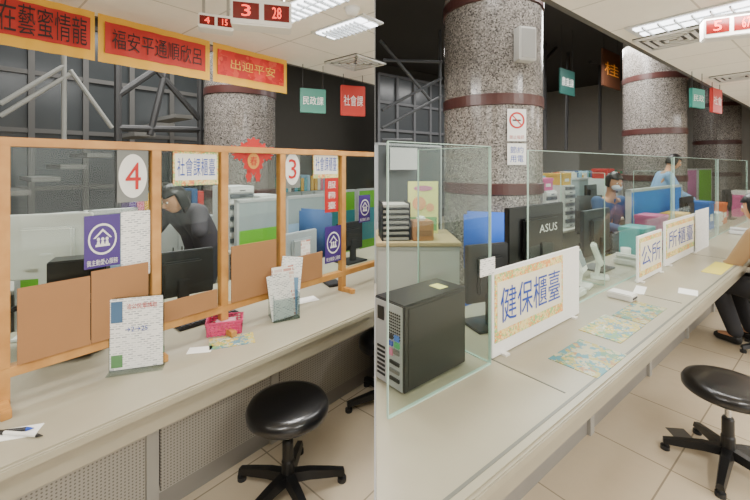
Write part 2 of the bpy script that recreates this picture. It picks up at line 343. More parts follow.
b=nb();disc(b,0,h*.5,w*.13,h*.16,-.002,24);ob('gold_centre',b,M('#c98a3a',.5),o);text(o,'春',0,-.004,h*.5,w*.16,h*.18,RED)
# ---------- things on left counter
def zc(px,py):return onz(px,py,Zc)
x,y=zc(140,367)
o=thing('sign_stand','clear acrylic stand holding a white printed notice','sign stand',x,y-.02,Zc,.3)
b=nb();bx(b,-.1,.1,-.035,.04,0,.004);bx(b,-.1,.1,.0,.004,.004,.3);ob('acrylic_holder',b,CLEAR,o)
b=nb();bx(b,-.095,.095,-.004,-.001,.01,.295);ob('notice',b,PRINT,o)
b=nb();bx(b,-.09,-.05,-.006,-.004,.20,.285);ob('illustration',b,M('#4a6a8a',.5),o);b=nb();bx(b,-.09,-.05,-.006,-.004,.02,.07);ob('illustration',b,M('#5c8a5a',.5),o)
text(o,'洽公民眾請取',.02,-.007,.262,.11,.022,RED);text(o,'→2→25',.0,-.007,.17,.08,.02,BLUE)
x,y=zc(225,331);o=thing('basket','small pink plastic basket with wire weave','basket',x,y,Zc,.3)
b=nb();bx(b,-.075,.075,-.05,.05,0,.006)
for i in range(5):
    z=.012+i*.012;k=1+.03*i
    for q in ((-.078*k,.078*k,-.053*k,-.049*k),(-.078*k,.078*k,.049*k,.053*k),(-.078*k,-.074*k,-.053*k,.053*k),(.074*k,.078*k,-.053*k,.053*k)):bx(b,*q,z,z+.007)
for i in range(9):
    xx=-.074+i*.0185
    for s in (-1,1):bx(b,xx-.003,xx+.003,s*.054-.003,s*.054+.003,0,.066)
for i in range(6):
    yy=-.045+i*.018
    for s in (-1,1):bx(b,s*.079-.003,s*.079+.003,yy-.003,yy+.003,0,.066)
ob('basket_weave',b,M('#cf3d70',.4),o)
b=nb();bx(b,-.04,.05,-.03,.02,.045,.06,0,.004);ob('lining_cloth',b,M('#e6a3b8',.6),o)
for px,py,w,h,r,m,l in ((232,341,.2,.12,.4,MAPM2,'glossy leaflet lying on the counter'),(12,434,.14,.06,.3,PRINT,'white form lying on the counter'),(306,300,.14,.09,.6,PRINT,'white form lying on the counter'),(200,350,.1,.06,.2,PRINTC,'small slip of paper on the counter')):
    x,y=zc(px,py);b=nb();bx(b,-w/2,w/2,-h/2,h/2,0,.0015);solo('leaflet',l,'paper',b,m,x,y,Zc,r,'papers on the timber-screen counter')
x,y=zc(160,352);b=nb();cy(b,(0,0,0),(0,0,.05),.02,.018,18);solo('cup','small green plastic cup beside the stand','cup',b,M('#6f9a72',.4),x+.03,y-.06,Zc)
x,y=zc(284,317);o=thing('brochure_holder','clear tilted holder stuffed with white and colour brochures','brochure holder',x,y,Zc,.5)
b=nb();bx(b,-.07,.07,-.06,.06,0,.008);bx(b,-.07,.07,-.062,-.058,0,.12);bx(b,-.072,-.068,-.06,.06,0,.14);bx(b,.068,.072,-.06,.06,0,.14);ob('acrylic_box',b,CLEAR,o)
for i,(m,hh,tl) in enumerate(((PRINT,.24,-.12),(PRINTC,.27,-.02),(M('#6b8fb0',.5),.2,.1),(PRINT,.31,.16))):
    b=nb();bx(b,-.06,.06,0,.006,0,hh);ob('brochure',b,m,o,(0.012*i-.015,-.045+i*.018,.01),(-tl*.5-.1,tl,0))
for i,(px,py,r) in enumerate(((8,433,.2),(22,436,-.1))):
    x,y=zc(px,py);o=thing('pen','black and white ballpoint pen on a cord','pen',x,y,Zc+.006,r,'tethered pens')
    b=nb();cy(b,(-.06,0,0),(.05,0,0),.006,.006,12);ob('barrel',b,WHITE if i else BLACK,o);b=nb();cy(b,(.05,0,0),(.07,0,0),.006,.001,12);cy(b,(-.08,0,0),(-.06,0,0),.007,.007,12);ob('cap',b,BLACK if i else BLUE,o)
x,y=zc(332,284);o=thing('calculator','small dark desk calculator','calculator',x,y,Zc,.5);b=nb();bx(b,-.05,.05,-.07,.07,0,.018,0,.004);ob('body',b,BLK2,o);b=nb();bx(b,-.04,.04,.035,.06,.018,.02);ob('display',b,M('#8fa08e',.2),o)
x,y=zc(318,284);b=nb();lathe(b,[(.025,0),(.03,.02),(.028,.035),(.012,.04),(.012,.07),(.016,.075),(.01,.085)],16);solo('desk_stamp','small blue-handled rubber stamp','stamp',b,M('#3a5f98',.4),x-.06,y+.0,Zc,smooth=True)
# ---------- stools
def stool(x,y,label,rz=.3,src=None):
    o=thing('stool',label,'stool',x,y,0,rz,'round black stools')
    b=nb();lathe(b,[(.12,.375),(.178,.38),(.19,.39),(.192,.415),(.18,.436),(.15,.445),(.06,.447),(.0,.447)],40);ob('seat',b,M('#141416',.28,coat=.2),o,smooth=True)
    b=nb();lathe(b,[(.1,.355),(.13,.36),(.13,.378),(.1,.378)],24);ob('seat_plate',b,BLACK,o)
    b=nb();cy(b,(0,0,.17),(0,0,.36),.014,None,16);ob('gas_rod',b,CHROME,o);b=nb();lathe(b,[(.03,.08),(.03,.16),(.026,.17),(.026,.25),(.022,.26)],20);ob('pole',b,BLACK,o)
    for i in range(5):
        a=i*2*math.pi/5;b=nb();R=Matrix.Rotation(a,3,'Z')
        vs=[]
        for (xx,w,zt,zb) in ((.0,.03,.11,.07),(.1,.025,.10,.062),(.2,.021,.078,.045),(.27,.018,.06,.035)):
            vs.append([b.verts.new(R@Vector((xx,-w,zb))),b.verts.new(R@Vector((xx,w,zb))),b.verts.new(R@Vector((xx,w*.7,zt))),b.verts.new(R@Vector((xx,-w*.7,zt)))])
        for q,p in zip(vs,vs[1:]):
            for j in range(4):b.faces.new((q[j],q[(j+1)%4],p[(j+1)%4],p[j]))
        b.faces.new(vs[0]);b.faces.new(vs[-1][::-1])
        k=ob('leg',b,BLACK,o);b=nb();c=R@Vector((.26,0,0));cy(b,(c.x,c.y,0),(c.x,c.y,.02),.022,.022,14);cy(b,(c.x,c.y,.02),(c.x,c.y,.04),.01,.01,10);ob('foot',b,BLK2,k)
    return o
x,y=xy(288,1.82);stool(x,y,'round black padded stool with five-legged base before the timber counter')
x,y=xy(388,2.5);s2=stool(x,y,'round black stool partly cut off beside the counter',.9)
for k in kids(s2):
    if k.type=='MESH':clip(k,-1)
x,y=xy(728,1.98);stool(x,y,'round black padded stool with five-legged base before the glass-screen counter',.1)
# ---------- electronics & furniture
def monitor(x,y,z,rz,w=.52,h=.31,back=BLACK,label='black flat monitor seen from behind',logo=None,lift=.12,screen=True):
    o=thing('monitor',label,'monitor',x,y,z,rz,None)
    b=nb();bx(b,-w/2,w/2,-.012,.02,lift,lift+h,0,.005);bx(b,-w*.3,w*.3,-.04,-.01,lift+h*.15,lift+h*.8,0,.01);ob('housing',b,back,o)
    b=nb();bx(b,-w/2+.015,w/2-.015,.0195,.022,lift+.02,lift+h-.015);ob('screen',b,M('#5a7a9c',.15,0,.8),o)
    b=nb();bx(b,-.03,.03,-.05,-.02,.01,lift+h*.4,0,.005);ob('neck',b,back,o);b=nb();bx(b,-.12,.12,-.1,.08,0,.014,0,.004);ob('stand_base',b,back,o)
    if logo:text(o,logo,w*.1,-.0425,lift+h*.62,w*.34,h*.13,M('#e6e6e6',.4))
    return o
def office_chair(x,y,rz,mat,label,zb=.45):
    o=thing('office_chair',label,'chair',x,y,0,rz)
    b=nb();bx(b,-.24,.24,-.23,.23,zb,zb+.08,0,.03);ob('seat',b,mat,o,smooth=True)
    b=nb();bx(b,-.22,.22,-.28,-.22,zb+.18,zb+.68,0,.028);ob('backrest',b,mat,o,smooth=True)
    b=nb();bx(b,-.03,.03,-.29,-.26,zb,zb+.3);ob('back_bracket',b,BLK2,o);b=nb();cy(b,(0,0,.1),(0,0,zb),.03,None,14);ob('pole',b,BLK2,o)
    for i in range(5):
        a=i*1.2566;b=nb();cy(b,(0,0,.12),(.28*math.cos(a),.28*math.sin(a),.07),.025,.015,10);k=ob('leg',b,BLACK,o);b=nb();c=(.28*math.cos(a),.28*math.sin(a));cy(b,(c[0]-.015,c[1],.03),(c[0]+.015,c[1],.03),.03,None,14);ob('caster',b,BLK2,k)
    for s in (-1,1):
        b=nb();bx(b,s*.27-.02,s*.27+.02,-.15,.15,zb+.22,zb+.25,0,.01);bx(b,s*.27-.012,s*.27+.012,-.02,.02,zb+.03,zb+.22);ob('armrest',b,BLK2,o)
    return o
def cubicle(F,t0,t1,n,h,cm,label,lower=None,z0=0):
    o=thing('desk_partition',label,'partition',*F.w(t0,n),z0,F.rz,'office desk partitions')
    w=t1-t0;b=nb();bx(b,.02,w-.02,-.018,.018,.02,h-.02);ob('fabric_panel',b,cm,o)
    b=nb();bx(b,0,.025,-.025,.025,0,h);bx(b,w-.025,w,-.025,.025,0,h);bx(b,0,w,-.025,.025,h-.03,h);bx(b,0,w,-.025,.025,0,.03);ob('frame',b,M('#b9bcbc',.4),o)
    if lower:
        b=nb();bx(b,.025,w-.025,-.022,-.018,h*.35,h*.75);ob('colour_panel',b,lower,o)
    return o
GRN=M('#6cb52c',.6);CFAB=M('#97a3a5',.8);TEAL=M('#3d8f9a',.6);LBL=M('#9ab6d4',.7)
for i,(a,c) in enumerate(((-.2,.35),(.38,.75),(.78,1.1),(1.95,2.5),(2.53,3.1))):
    cubicle(FL,a,c,3.45,1.22,CFAB,'grey office partition with silver frame',GRN if i in(0,1,3) else LBL)
for a,c in ((3.4,4.2),(4.25,5.0)):
    cubicle(FL,a,c,4.0,1.2,GRN,'bright green office partition with silver frame',TEAL)
def sdesk(F,t0,t1,n0,n1,label,z=.72,mat=None):
    o=thing('office_desk',label,'desk',*F.w(t0,n0),0,F.rz,'staff desks');w=t1-t0;d=n1-n0
    b=nb();bx(b,0,w,0,d,z-.03,z,0,.004);ob('desktop',b,mat or M('#c9c4b8',.5),o)
    for xx in (.0,w-.03):
        b=nb();bx(b,xx,xx+.03,.02,d-.02,0,z-.03);ob('side_panel',b,M('#9b9c9a',.5),o)
    b=nb();bx(b,.35,w-.35 if w>1 else w-.05,d-.05,d-.03,.2,z-.03);ob('modesty_panel',b,M('#9b9c9a',.5),o);return o
sdesk(FL,-.1,1.2,3.5,4.1,'pale grey staff desk behind the partition');sdesk(FL,1.9,3.2,3.5,4.1,'pale grey staff desk behind the partition')
def onp(F,px,n):
    return F.w(F.t(px,n),n)
x,y=onp(FL,50,2.5);monitor(x,y,Zc,FL.rz-.5,.36,.32,M('#cfd0cc',.4),'silver-edged monitor on the staff side',lift=.27)
x,y=onp(FL,78,2.2);o=thing('printer','black desktop printer with paper tray','printer',x,y,Zc,FL.rz-.4)
b=nb();bx(b,-.12,.12,-.12,.12,0,.24,0,.015);ob('body',b,BLK2,o);b=nb();bx(b,-.10,.10,-.17,-.12,.03,.05,0,.004);ob('paper_tray',b,BLACK,o);b=nb();bx(b,-.11,.11,-.02,.1,.24,.40,0,.005);ob('paper_feed',b,BLACK,o)
x,y=onp(FL,182,2.3);monitor(x,y,Zc,FL.rz-.2,.34,.26,BLK2,'black monitor seen from behind at the staff seat',lift=.08)
x,y=onp(FL,206,2.05);o=thing('keyboard','black keyboard on the counter','keyboard',x,y,Zc,FL.rz);b=nb();bx(b,-.16,.16,-.06,.06,0,.015,0,.004);ob('case',b,BLACK,o);b=nb()
for i in range(12):
    for j in range(4):bx(b,-.15+i*.025,-.13+i*.025,-.05+j*.026,-.03+j*.026,.015,.021)
ob('keys',b,DGREY,o)
x,y=onp(FL,300,2.3);monitor(x,y,Zc,FL.rz+.1,.34,.24,M('#9aa0a6',.4),'grey monitor seen from behind',lift=.1)
x,y=onp(FL,350,2.35);monitor(x,y,Zc,FL.rz,.3,.24,BLK2,'black monitor near the end of the counter',lift=.1)
office_chair(*FL.w(.4,3.0),2.9,BLK2,'black office chair behind the timber partition',.42);office_chair(*FL.w(2.4,3.05),2.6,M('#2d4d7c',.7),'blue fabric office chair',.42)
def drawers(x,y,z,rz,n=6,w=.28,d=.34,hh=.055,label='white file drawer tower with black trays'):
    o=thing('drawer_tower',label,'file drawers',x,y,z,rz,'stacked file drawers')
    b=nb();H=n*hh+.02;bx(b,-w/2,w/2,-d/2+.01,d/2,0,H,0,.004);ob('casing',b,M('#c9cbc8',.5),o)
    for i in range(n):
        b=nb();bx(b,-w/2+.012,w/2-.012,-d/2-.006,-d/2+.012,.014+i*hh,i*hh+hh+.0,0,.002);k=ob('drawer',b,M('#5a5f64',.5) if i%2 else M('#e2e2de',.5),o)
        b=nb();bx(b,-.03,.03,-d/2-.016,-d/2-.006,.03+i*hh,.038+i*hh);ob('handle',b,BLK2,k)
    return o
drawers(*FL.w(2.08,3.72),.72,FL.rz,11,.28);drawers(*FL.w(2.42,3.72),.72,FL.rz,9,.26)
x,y=onp(FL,110,3.75);drawers(x,y,.72,FL.rz,8,.3)
def binder_mesh(w,h,d):
    b=nb();bx(b,-w/2,w/2,-d/2,d/2,0,h,0,.003);bx(b,-w*.3,w*.3,-d/2-.002,-d/2,h*.45,h*.85,1);cy(b,(0,-d/2-.003,h*.2),(0,-d/2,h*.2),w*.25,None,12,1)
    return b
bcols=['#27507f','#2f6f4f','#b8322a','#d9d6cc','#3c3c40','#d8a83a','#6a4f8f','#8fb3c9','#cf6f88','#4f9fb0']
BM=[]
for i,cx in enumerate(bcols):
    o=ob('binder',binder_mesh(.055,.3,.24),[M(cx,.5),WHITE]);BM.append(o.data);bpy.data.objects.remove(o)
CN=['blue','green','red','white','black','yellow','purple','pale blue','pink','teal']
def binders(F,t0,n,z,count,group,sc=1):
    t=t0
    for i in range(count):
        k=random.randrange(10);o=bpy.data.objects.new('binder',BM[k]);bpy.context.collection.objects.link(o)
        x,y=F.w(t,n);o.location=(x,y,z);o.rotation_euler=(0,0,F.rz);s=random.uniform(.75,1.05)*sc;o.scale=(1.2,1,s)
        tag(o,CN[k]+' upright document binder with white spine label','binder',group);t+=.07+random.choice((0,0,0,.02))
def lowcab(F,t0,count,n,h,mat,label,w=.9,d=.4,dm=None):
    for i in range(count):
        o=thing('filing_cabinet',label,'cabinet',*F.w(t0+i*(w+.01)+w/2,n),0,F.rz,'low filing cabinets')
        b=nb();bx(b,-w/2,w/2,-d/2,d/2,0,h,0,.004);ob('body',b,mat,o)
        for s in (0,1):
            b=nb();bx(b,-w/2+.01+s*w/2,-.01+s*w/2,-d/2-.012,-d/2,.06,h-.03,0,.003);k=ob('door',b,dm or mat,o);b=nb();bx(b,-.03-.02+s*.09,-.03+s*.09-.01,-d/2-.03,-d/2-.012,h*.55,h*.7);ob('handle',b,CHROME,k)
lowcab(FL,3.4,2,5.6,1.1,M('#a6abab',.5),'grey steel filing cabinet against the hall')
binders(FL,3.5,5.6,1.1,22,'binders on the office cabinet')
lowcab(FL,1.3,1,4.5,.98,M('#a6abab',.5),'grey steel filing cabinet behind the desks');binders(FL,1.36,4.5,.98,10,'binders behind the desks')
# office clutter
def storage_box(x,y,z,rz,w,d,h,mat,cn):
    o=thing('storage_box',cn+' storage box with lid and label','box',x,y,z,rz,'storage boxes')
    b=nb();bx(b,-w/2,w/2,-d/2,d/2,0,h-.04,0,.004);ob('body',b,mat,o);b=nb();bx(b,-w/2-.006,w/2+.006,-d/2-.006,d/2+.006,h-.04,h,0,.004);ob('lid',b,mat,o);b=nb();bx(b,-w*.25,w*.25,-d/2-.003,-d/2,h*.3,h*.55);ob('paper_label',b,WHITE,o)
def pile(x,y,z,rz,h=.08):
    b=nb();k=int(h/.012)
    for i in range(k):
        a=random.uniform(-.01,.01);bx(b,-.148+a,.148-a,-.105+a,.105+a,i*.012,i*.012+.011)
    solo('paper_pile','untidy pile of white document papers','paper pile',b,M('#dcdad2',.7),x,y,z,rz,'paper piles')
def bottle(x,y,z,mat,cn):
    o=thing('bottle',cn+' drinking bottle with dark cap','bottle',x,y,z,0,'desk bottles')
    b=nb();lathe(b,[(.033,0),(.035,.01),(.035,.14),(.02,.18),(.02,.19)],20);ob('body',b,mat,o,smooth=True);b=nb();lathe(b,[(.023,.19),(.023,.215),(.02,.22)],16);ob('cap',b,BLK2,o)
def mug(x,y,z,mat,cn):
    o=thing('mug',cn+' ceramic mug with handle','mug',x,y,z,.6,'desk mugs')
    b=nb();lathe(b,[(.036,0),(.04,.01),(.04,.095),(.036,.095),(.035,.02)],20);ob('cup',b,mat,o,smooth=True);b=nb()
    pts=[(.04+.028*math.sin(a),0,.05+.03*math.cos(a)) for a in (0.2,.8,1.57,2.3,2.9)]
    for p,q in zip(pts,pts[1:]):cy(b,p,q,.006,None,8)
    ob('handle',b,mat,o)
PK=M('#cc5a90',.6);YL=M('#d3a62c',.6);TL=M('#2f9898',.6);BL3=M('#2563b0',.6);ORN=M('#d0642a',.6);RD2=M('#b02c28',.6)
for t,kind,a in ((4.2,'x',(.3,.2,.26,TL,'teal')),(4.6,'x',(.3,.2,.34,PK,'pink')),(5.0,'p',.14),(5.4,'x',(.3,.2,.3,YL,'yellow')),(6.6,'x',(.3,.2,.36,BL3,'blue')),(7.0,'p',.2),(7.4,'x',(.3,.2,.3,ORN,'orange')),(8.75,'x',(.4,.2,.34,PK,'pink')),(9.3,'x',(.4,.2,.4,WHITE,'white')),(3.92,'m',WHITE),(6.3,'m',YL),(2.42,'b',BL3)):
    x,y=FR.w(t,1.31)
    if kind=='x':storage_box(x,y,Zc,FR.rz,*a)
    elif kind=='p':pile(x,y-.02,Zc,FR.rz,a)
    elif kind=='b':bottle(x,y,Zc,a,'blue')
    else:mug(x,y,Zc,a,'pale')
def hang(F,px,yt,yb,w,n,mat,label,txt,tm=WHITE,ztop=2.5,rzoff=0,col=False):
    Y=F.Y(px,n);x,y=F.w(F.t(px,n),n);z0=zat(yb,Y);z1=zat(yt,Y);o=thing('hanging_sign',label,'sign',x,y,z0,F.rz+rzoff,'hanging department signs')
    h=z1-z0;b=nb();bx(b,-w/2,w/2,-.015,.015,0,h,0,.003);ob('board',b,mat,o)
    for s in (-.8,.8):
        b=nb();cy(b,(s*w/2,0,h),(s*w/2,0,ztop-z0),.003,None,6);ob('hanger',b,DGREY,o)
    text(o,txt,0,-.017,h*.5,w*.8,h*.35,tm)
hang(FL,313,89,113,.24,2.80,M('#2f7a68',.5),'green department sign hanging from the ceiling','民政課',rzoff=-.5)
hang(FL,353,86,116,.26,2.78,M('#bf2f20',.5),'red and white department sign hanging from the ceiling','社會課',rzoff=-.5)
hang(FR,716,89,113,.3,1.03,M('#b82a21',.5),'red department sign hanging over the counter','社會',rzoff=-.1)
hang(FR,697,89,108,.25,1.03,M('#2d8a7d',.5),'green department sign hanging over the counter','民政',rzoff=-.2)
hang(FR,567,70,95,.6,3.6,M('#1f4e47',.5),'dark green department sign in the hall','農業課',ztop=4.3)
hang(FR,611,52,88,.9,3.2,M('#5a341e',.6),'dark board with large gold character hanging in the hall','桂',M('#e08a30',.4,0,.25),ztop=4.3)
hang(FR,640,70,84,.5,3.4,M('#b83a22',.6),'small orange-red sign in the hall','福',GOLD,ztop=4.3)
def led(x,y,z,rz,w,h,txt,label,ztop=2.5):
    o=thing('number_display',label,'electronic display',x,y,z,rz,'queue number displays')
    b=nb();bx(b,-w/2,w/2,-.05,.05,0,h,0,.006);ob('housing',b,WHITE,o)
    n=len(txt)
    for i,c in enumerate(txt):
        cx=-w/2+w*(i+.5)/n;b=nb();bx(b,cx-w*.42/n,cx+w*.42/n,-.053,-.05,h*.2,h*.8);ob('display_window',b,M('#6a120f',.2),o);text(o,c,cx,-.055,h*.5,w*.3/n,h*.42,M('#ff4a38',.5,0,3))
    for s in (-.7,.7):
        b=nb();cy(b,(s*w/2,0,h),(s*w/2,0,ztop-z),.008,None,8);ob('hanger',b,CHROME,o)
x,y=xy(262,1.75);led(x,y,2.17,.25,.26,.12,['3','28'],'white box with red digits hanging above the counter')
x,y=xy(216,2.15);led(x,y,2.30,.4,.18,.08,['4','15'],'small ceiling box with red digits')
x,y=xy(729,2.35);led(x,y,2.33,-.5,.26,.14,['5','67'],'white box with red digits hanging from the ceiling')
LM=M('#f4f8ff',.5,0,6)
WARM=(1,.965,.91)
def troffer(x,y,rz,w=1.15,d=.28,power=30,name='ceiling_light'):
    o=thing(name,'recessed fluorescent ceiling light with louvre','ceiling light',x,y,2.5,rz,'fluorescent ceiling lights')
    b=nb();bx(b,-w/2,w/2,-d/2,d/2,-.012,0);ob('frame',b,M('#d7d9d8',.3),o)
    b=nb()
    for s in (-.25,.25):bx(b,-w/2+.04,w/2-.04,d*s-.035,d*s+.035,-.02,-.012)
    ob('tube',b,LM,o);b=nb()
    for i in range(9):bx(b,-w/2+.1+i*(w-.2)/8-.004,-w/2+.1+i*(w-.2)/8+.004,-d/2+.02,d/2-.02,-.034,-.02)
    ob('louvre',b,M('#b4b8b8',.3),o)
    l=bpy.data.lights.new('tube_light','AREA');l.shape='RECTANGLE';l.size=w;l.size_y=d;l.energy=power;l.color=WARM;lo=bpy.data.objects.new('tube_light',l);bpy.context.collection.objects.link(lo);lo.location=(x,y,2.45);lo.rotation_euler=(0,0,rz)
x,y=onz(308,4,2.5);troffer(x,y,FL.rz+1.57,.7,.2,28)
x,y=onz(346,27,2.5);troffer(x,y,FL.rz+1.57,.5,.2,24)
for t,n in ((.2,.2),(-1.0,1.6)):
    troffer(*FL.w(t-.6,n+.2),FL.rz,power=40)
x,y=onz(715,12,2.5);troffer(x,y,FR.rz+1.57,.9)
for t,n in ((5.4,-.4),(8,.2),(1.2,-1.0)):troffer(*FR.w(t,n),FR.rz,power=44)
def vent(x,y,rz):
    o=thing('air_vent','square white ceiling air diffuser with dark slots','air vent',x,y,2.5,rz,'ceiling air diffusers')
    b=nb();bx(b,-.2,.2,-.2,.2,-.008,0);ob('plate',b,M('#3b3c3c',.6),o);b=nb()
    for k in (.2,.15,.1,.05):
        for q in ((-k,k,-k,-k+.02),(-k,k,k-.02,k),(-k,-k+.02,-k,k),(k-.02,k,-k,k)):bx(b,*q,-.02,-.008)
    ob('louvre',b,WHITE,o)
for px,py,F in ((362,62,FL),(673,38,FR),(738,76,FR)):
    x,y=onz(px,py,2.5);
    if px==362:x-=.06
    vent(x,y,F.rz)
x,y=onz(352,8,2.5);b=nb();lathe(b,[(.0,-.05),(.03,-.045),(.04,-.02),(.05,0)],20);solo('smoke_detector','small round ceiling smoke detector','smoke detector',b,WHITE,x,y,2.5,0,smooth=True)
# ================= RIGHT HALF
t0,n0=FR.tn(*onz(410,401,Zc));o=thing('computer_tower','black slim desktop computer seen from its ported rear','computer',*FR.w(t0,n0+.03),Zc,FR.rz+.03)
W_,D_,H_=.165,.36,.325
b=nb();bx(b,0,D_,0,W_,.008,H_,0,.004);ob('case',b,BLACK,o)
b=nb();bx(b,.02,D_-.02,-.003,.0,.02,H_-.015,0,.001);ob('side_panel',b,M('#151517',.3),o)
b=nb();bx(b,-.003,0,.008,W_-.008,.012,H_-.008);ob('rear_plate',b,M('#a2a4a5',.4,.2),o)
b=nb()
for i in range(6):
    for j in range(9):cy(b,(-.006,.02+i*.011,H_-.04-j*.011),(-.003,.02+i*.011,H_-.04-j*.011),.004,None,6)
ob('fan_grille',b,BLACK,o)
b=nb()
for j in range(7):bx(b,-.006,-.003,.1,W_-.022,.035+j*.017,.043+j*.017)
ob('slot_cover',b,BLACK,o);b=nb()
bx(b,-.007,-.003,.105,W_-.025,H_-.08,H_-.03);ob('power_socket',b,BLACK,o)
for (yy,zz,w,h,m) in ((.02,.19,.025,.02,M('#3d6fc0',.4)),(.02,.165,.025,.02,M('#3fa060',.4)),(.055,.19,.03,.016,BLACK),(.055,.165,.03,.016,BLUE),(.02,.14,.03,.018,CHROME),(.055,.13,.018,.025,M('#c06a8a',.4)),(.02,.1,.05,.012,BLACK),(.02,.07,.05,.012,CHROME),(.02,.04,.05,.012,BLACK)):
    b=nb();bx(b,-.009,-.003,yy,yy+w,zz,zz+h);ob('port',b,m,o)
for xx in (.03,D_-.05):
    for yy in (.02,W_-.04):
        b=nb();bx(b,xx,xx+.02,yy,yy+.02,0,.008);ob('foot',b,BLK2,o)
b=nb();bx(b,-.005,.045,-.03,.03,0,.0015);solo('paper_label','small yellow paper note on the computer','note',b,M('#d8d27a',.6),*FR.w(t0+.25,n0+.11),Zc+H_+.0005,FR.rz)
def gscreen(t0,t1,n,z0=Zc,z1=1.63,label='clear glass screen standing on the counter',rz=0):
    o=thing('glass_screen',label,'glass screen',*FR.w(t0,n),z0,FR.rz+rz,'counter glass screens');w=t1-t0;h=z1-z0
    b=nb();bx(b,0,w,-.004,.004,.004,h);ob('glass_pane',b,GLASS,o)
    b=nb();bx(b,-.003,0,-.004,.004,.0,h);bx(b,w,w+.003,-.004,.004,0,h);bx(b,0,w,-.004,.004,h,h+.003);bx(b,0,w,-.006,.006,0,.004);ob('edge_trim',b,GEDGE,o)
gscreen(FR.t(388,.965),FR.t(490,.965),.965)
g0=FR.t(528,1.06);gscreen(g0,FR.t(672,1.06),1.06);gscreen(FR.t(674,1.06),FR.t(716,1.06),1.06);gscreen(FR.t(718,1.06),FR.t(747,1.06),1.06)
gscreen(FR.t(491,.965),FR.t(491,.965)+.42,.975,rz=math.pi/2,label='clear glass side screen set across the counter')
gscreen(2.9,2.9+.3,1.10,rz=math.pi/2,z1=1.5,label='clear glass side screen set across the counter')
gscreen(4.4,4.4+.3,1.10,rz=math.pi/2,z1=1.5,label='clear glass side screen set across the counter')
def board(p0,p1,n,ztop,s,label,frac=(.02,.74,.14,.93)):
    t0,t1=FR.t(p0,n),FR.t(p1,n);w=t1-t0;h=ztop-Zc-.005
    o=sign('name_board',label,'sign board',*FR.w((t0+t1)/2,n),Zc+.005,FR.rz,w,h,M('#eeeeea',.4),[],.012,group='counter name boards')
    a,c,d,e=frac;b=nb();bx(b,a*w-w/2,c*w-w/2,-.009,-.006,d*h,e*h);ob('paper_border',b,PASTEL,o)
    b=nb();bx(b,(a+.02)*w-w/2,(c-.02)*w-w/2,-.0105,-.009,(d+.13)*h,(e-.1)*h);ob('paper_sheet',b,M('#e8e2c8',.6),o)
    text(o,s,((a+c)/2-.5)*w,-.012,((d+e)/2+.015)*h,(c-a)*.88*w,(e-d)*.52*h,BLUE)
    for xx in (-w*.4,w*.4):
        b=nb();bx(b,xx-.015,xx+.015,-.03,.03,-.005,.004);ob('foot',b,WHITE,o)
board(491,578,.985,1.10,'健保櫃臺','white board with blue characters reading health insurance counter',(.02,.76,.16,.95))
board(637,661,.98,1.05,'公所','small white board with orange-bordered blue characters',(.05,.95,.1,.95))
board(664,695,1.0,1.09,'所櫃臺','white board with pastel-bordered blue characters',(.03,.92,.16,.94))
for (px,py,w,h,r,m,l) in ((588,357,.30,.20,0,MAPM,'coloured district map under the counter glass'),(612,328,.32,.19,0,MAPM2,'green and yellow leaflet map under glass'),(640,312,.36,.16,0,MAPM,'coloured district map under the counter glass'),(718,268,.5,.12,0,M('#cfc04a',.5),'yellow paper sheet on the counter'),(688,292,.14,.1,.2,PRINT,'white printed form on the counter'),(640,290,.2,.06,.2,PRINT,'white printed form on the counter')):
    x,y=onz(px,py,Zc);b=nb();bx(b,-w/2,w/2,-h/2,h/2,.0,.0018);solo('map_sheet' if 'map' in l else 'paper_sheet',l,'paper',b,m,x,y,Zc+(.001 if 'leaflet' in l else 0),FR.rz+r,'papers on the glass counter')
x,y=FR.w((FR.t(502,1.2)+FR.t(565,1.2))/2,1.2);monitor(x,y,Zc,FR.rz,.62,.36,BLACK,'large black monitor seen from behind with white lettering','ASUS',lift=.24)
x,y=onp(FR,487,1.22);monitor(x,y,Zc,FR.rz-.3,.26,.3,BLK2,'small black monitor beside the large one',lift=.12)
x,y=onp(FR,596,1.33);o=monitor(x,y,Zc,FR.rz+.0,.5,.36,M('#2a2f3a',.4),'dark blue-grey monitor seen from behind',lift=.12)
x,y=FR.w(5.85,1.3);monitor(x,y,Zc,FR.rz,.5,.32,BLACK,'black monitor further along the counter',lift=.14)
x,y=FR.w(8.1,1.3);monitor(x,y,Zc,FR.rz,.5,.32,BLK2,'dark monitor near the counter end',lift=.14)
sign('small_notice','small white note taped to the glass','sign',*FR.w(FR.t(484,.985)-.02,.953),1.1,FR.rz,.1,.07,PRINT,[],.003)
cubicle(FR,FR.t(628,1.52),FR.t(680,1.52),1.52,1.3,M('#2179cf',.5),'bright blue partition board with silver frame')
def phone(x,y,rz,m=WHITE,sc=1):
    o=thing('telephone','white desk telephone with handset and keypad','telephone',x,y,Zc,rz,'desk telephones')
    b=nb();bx(b,-.09,.09,-.1,.1,0,.05,0,.012);ob('body',b,m,o);b=nb();bx(b,-.085,-.035,-.1,.1,.055,.085,0,.014);ob('handset',b,m,o);b=nb()
    for i in range(3):
        for j in range(4):bx(b,-.01+i*.025,.008+i*.025,-.07+j*.024,-.054+j*.024,.05,.056)
    ob('keys',b,DGREY,o)
    b=nb();bx(b,-.01,.07,.04,.08,.05,.053);ob('display',b,M('#6b7a70',.2),o);o.scale=(sc,)*3
phone(*FR.w(3.72,1.2),FR.rz,sc=1.1);phone(*FR.w(2.52,1.19),FR.rz,sc=1.0);phone(*FR.w(6.4,.9),FR.rz,M('#d8d8d8',.4))
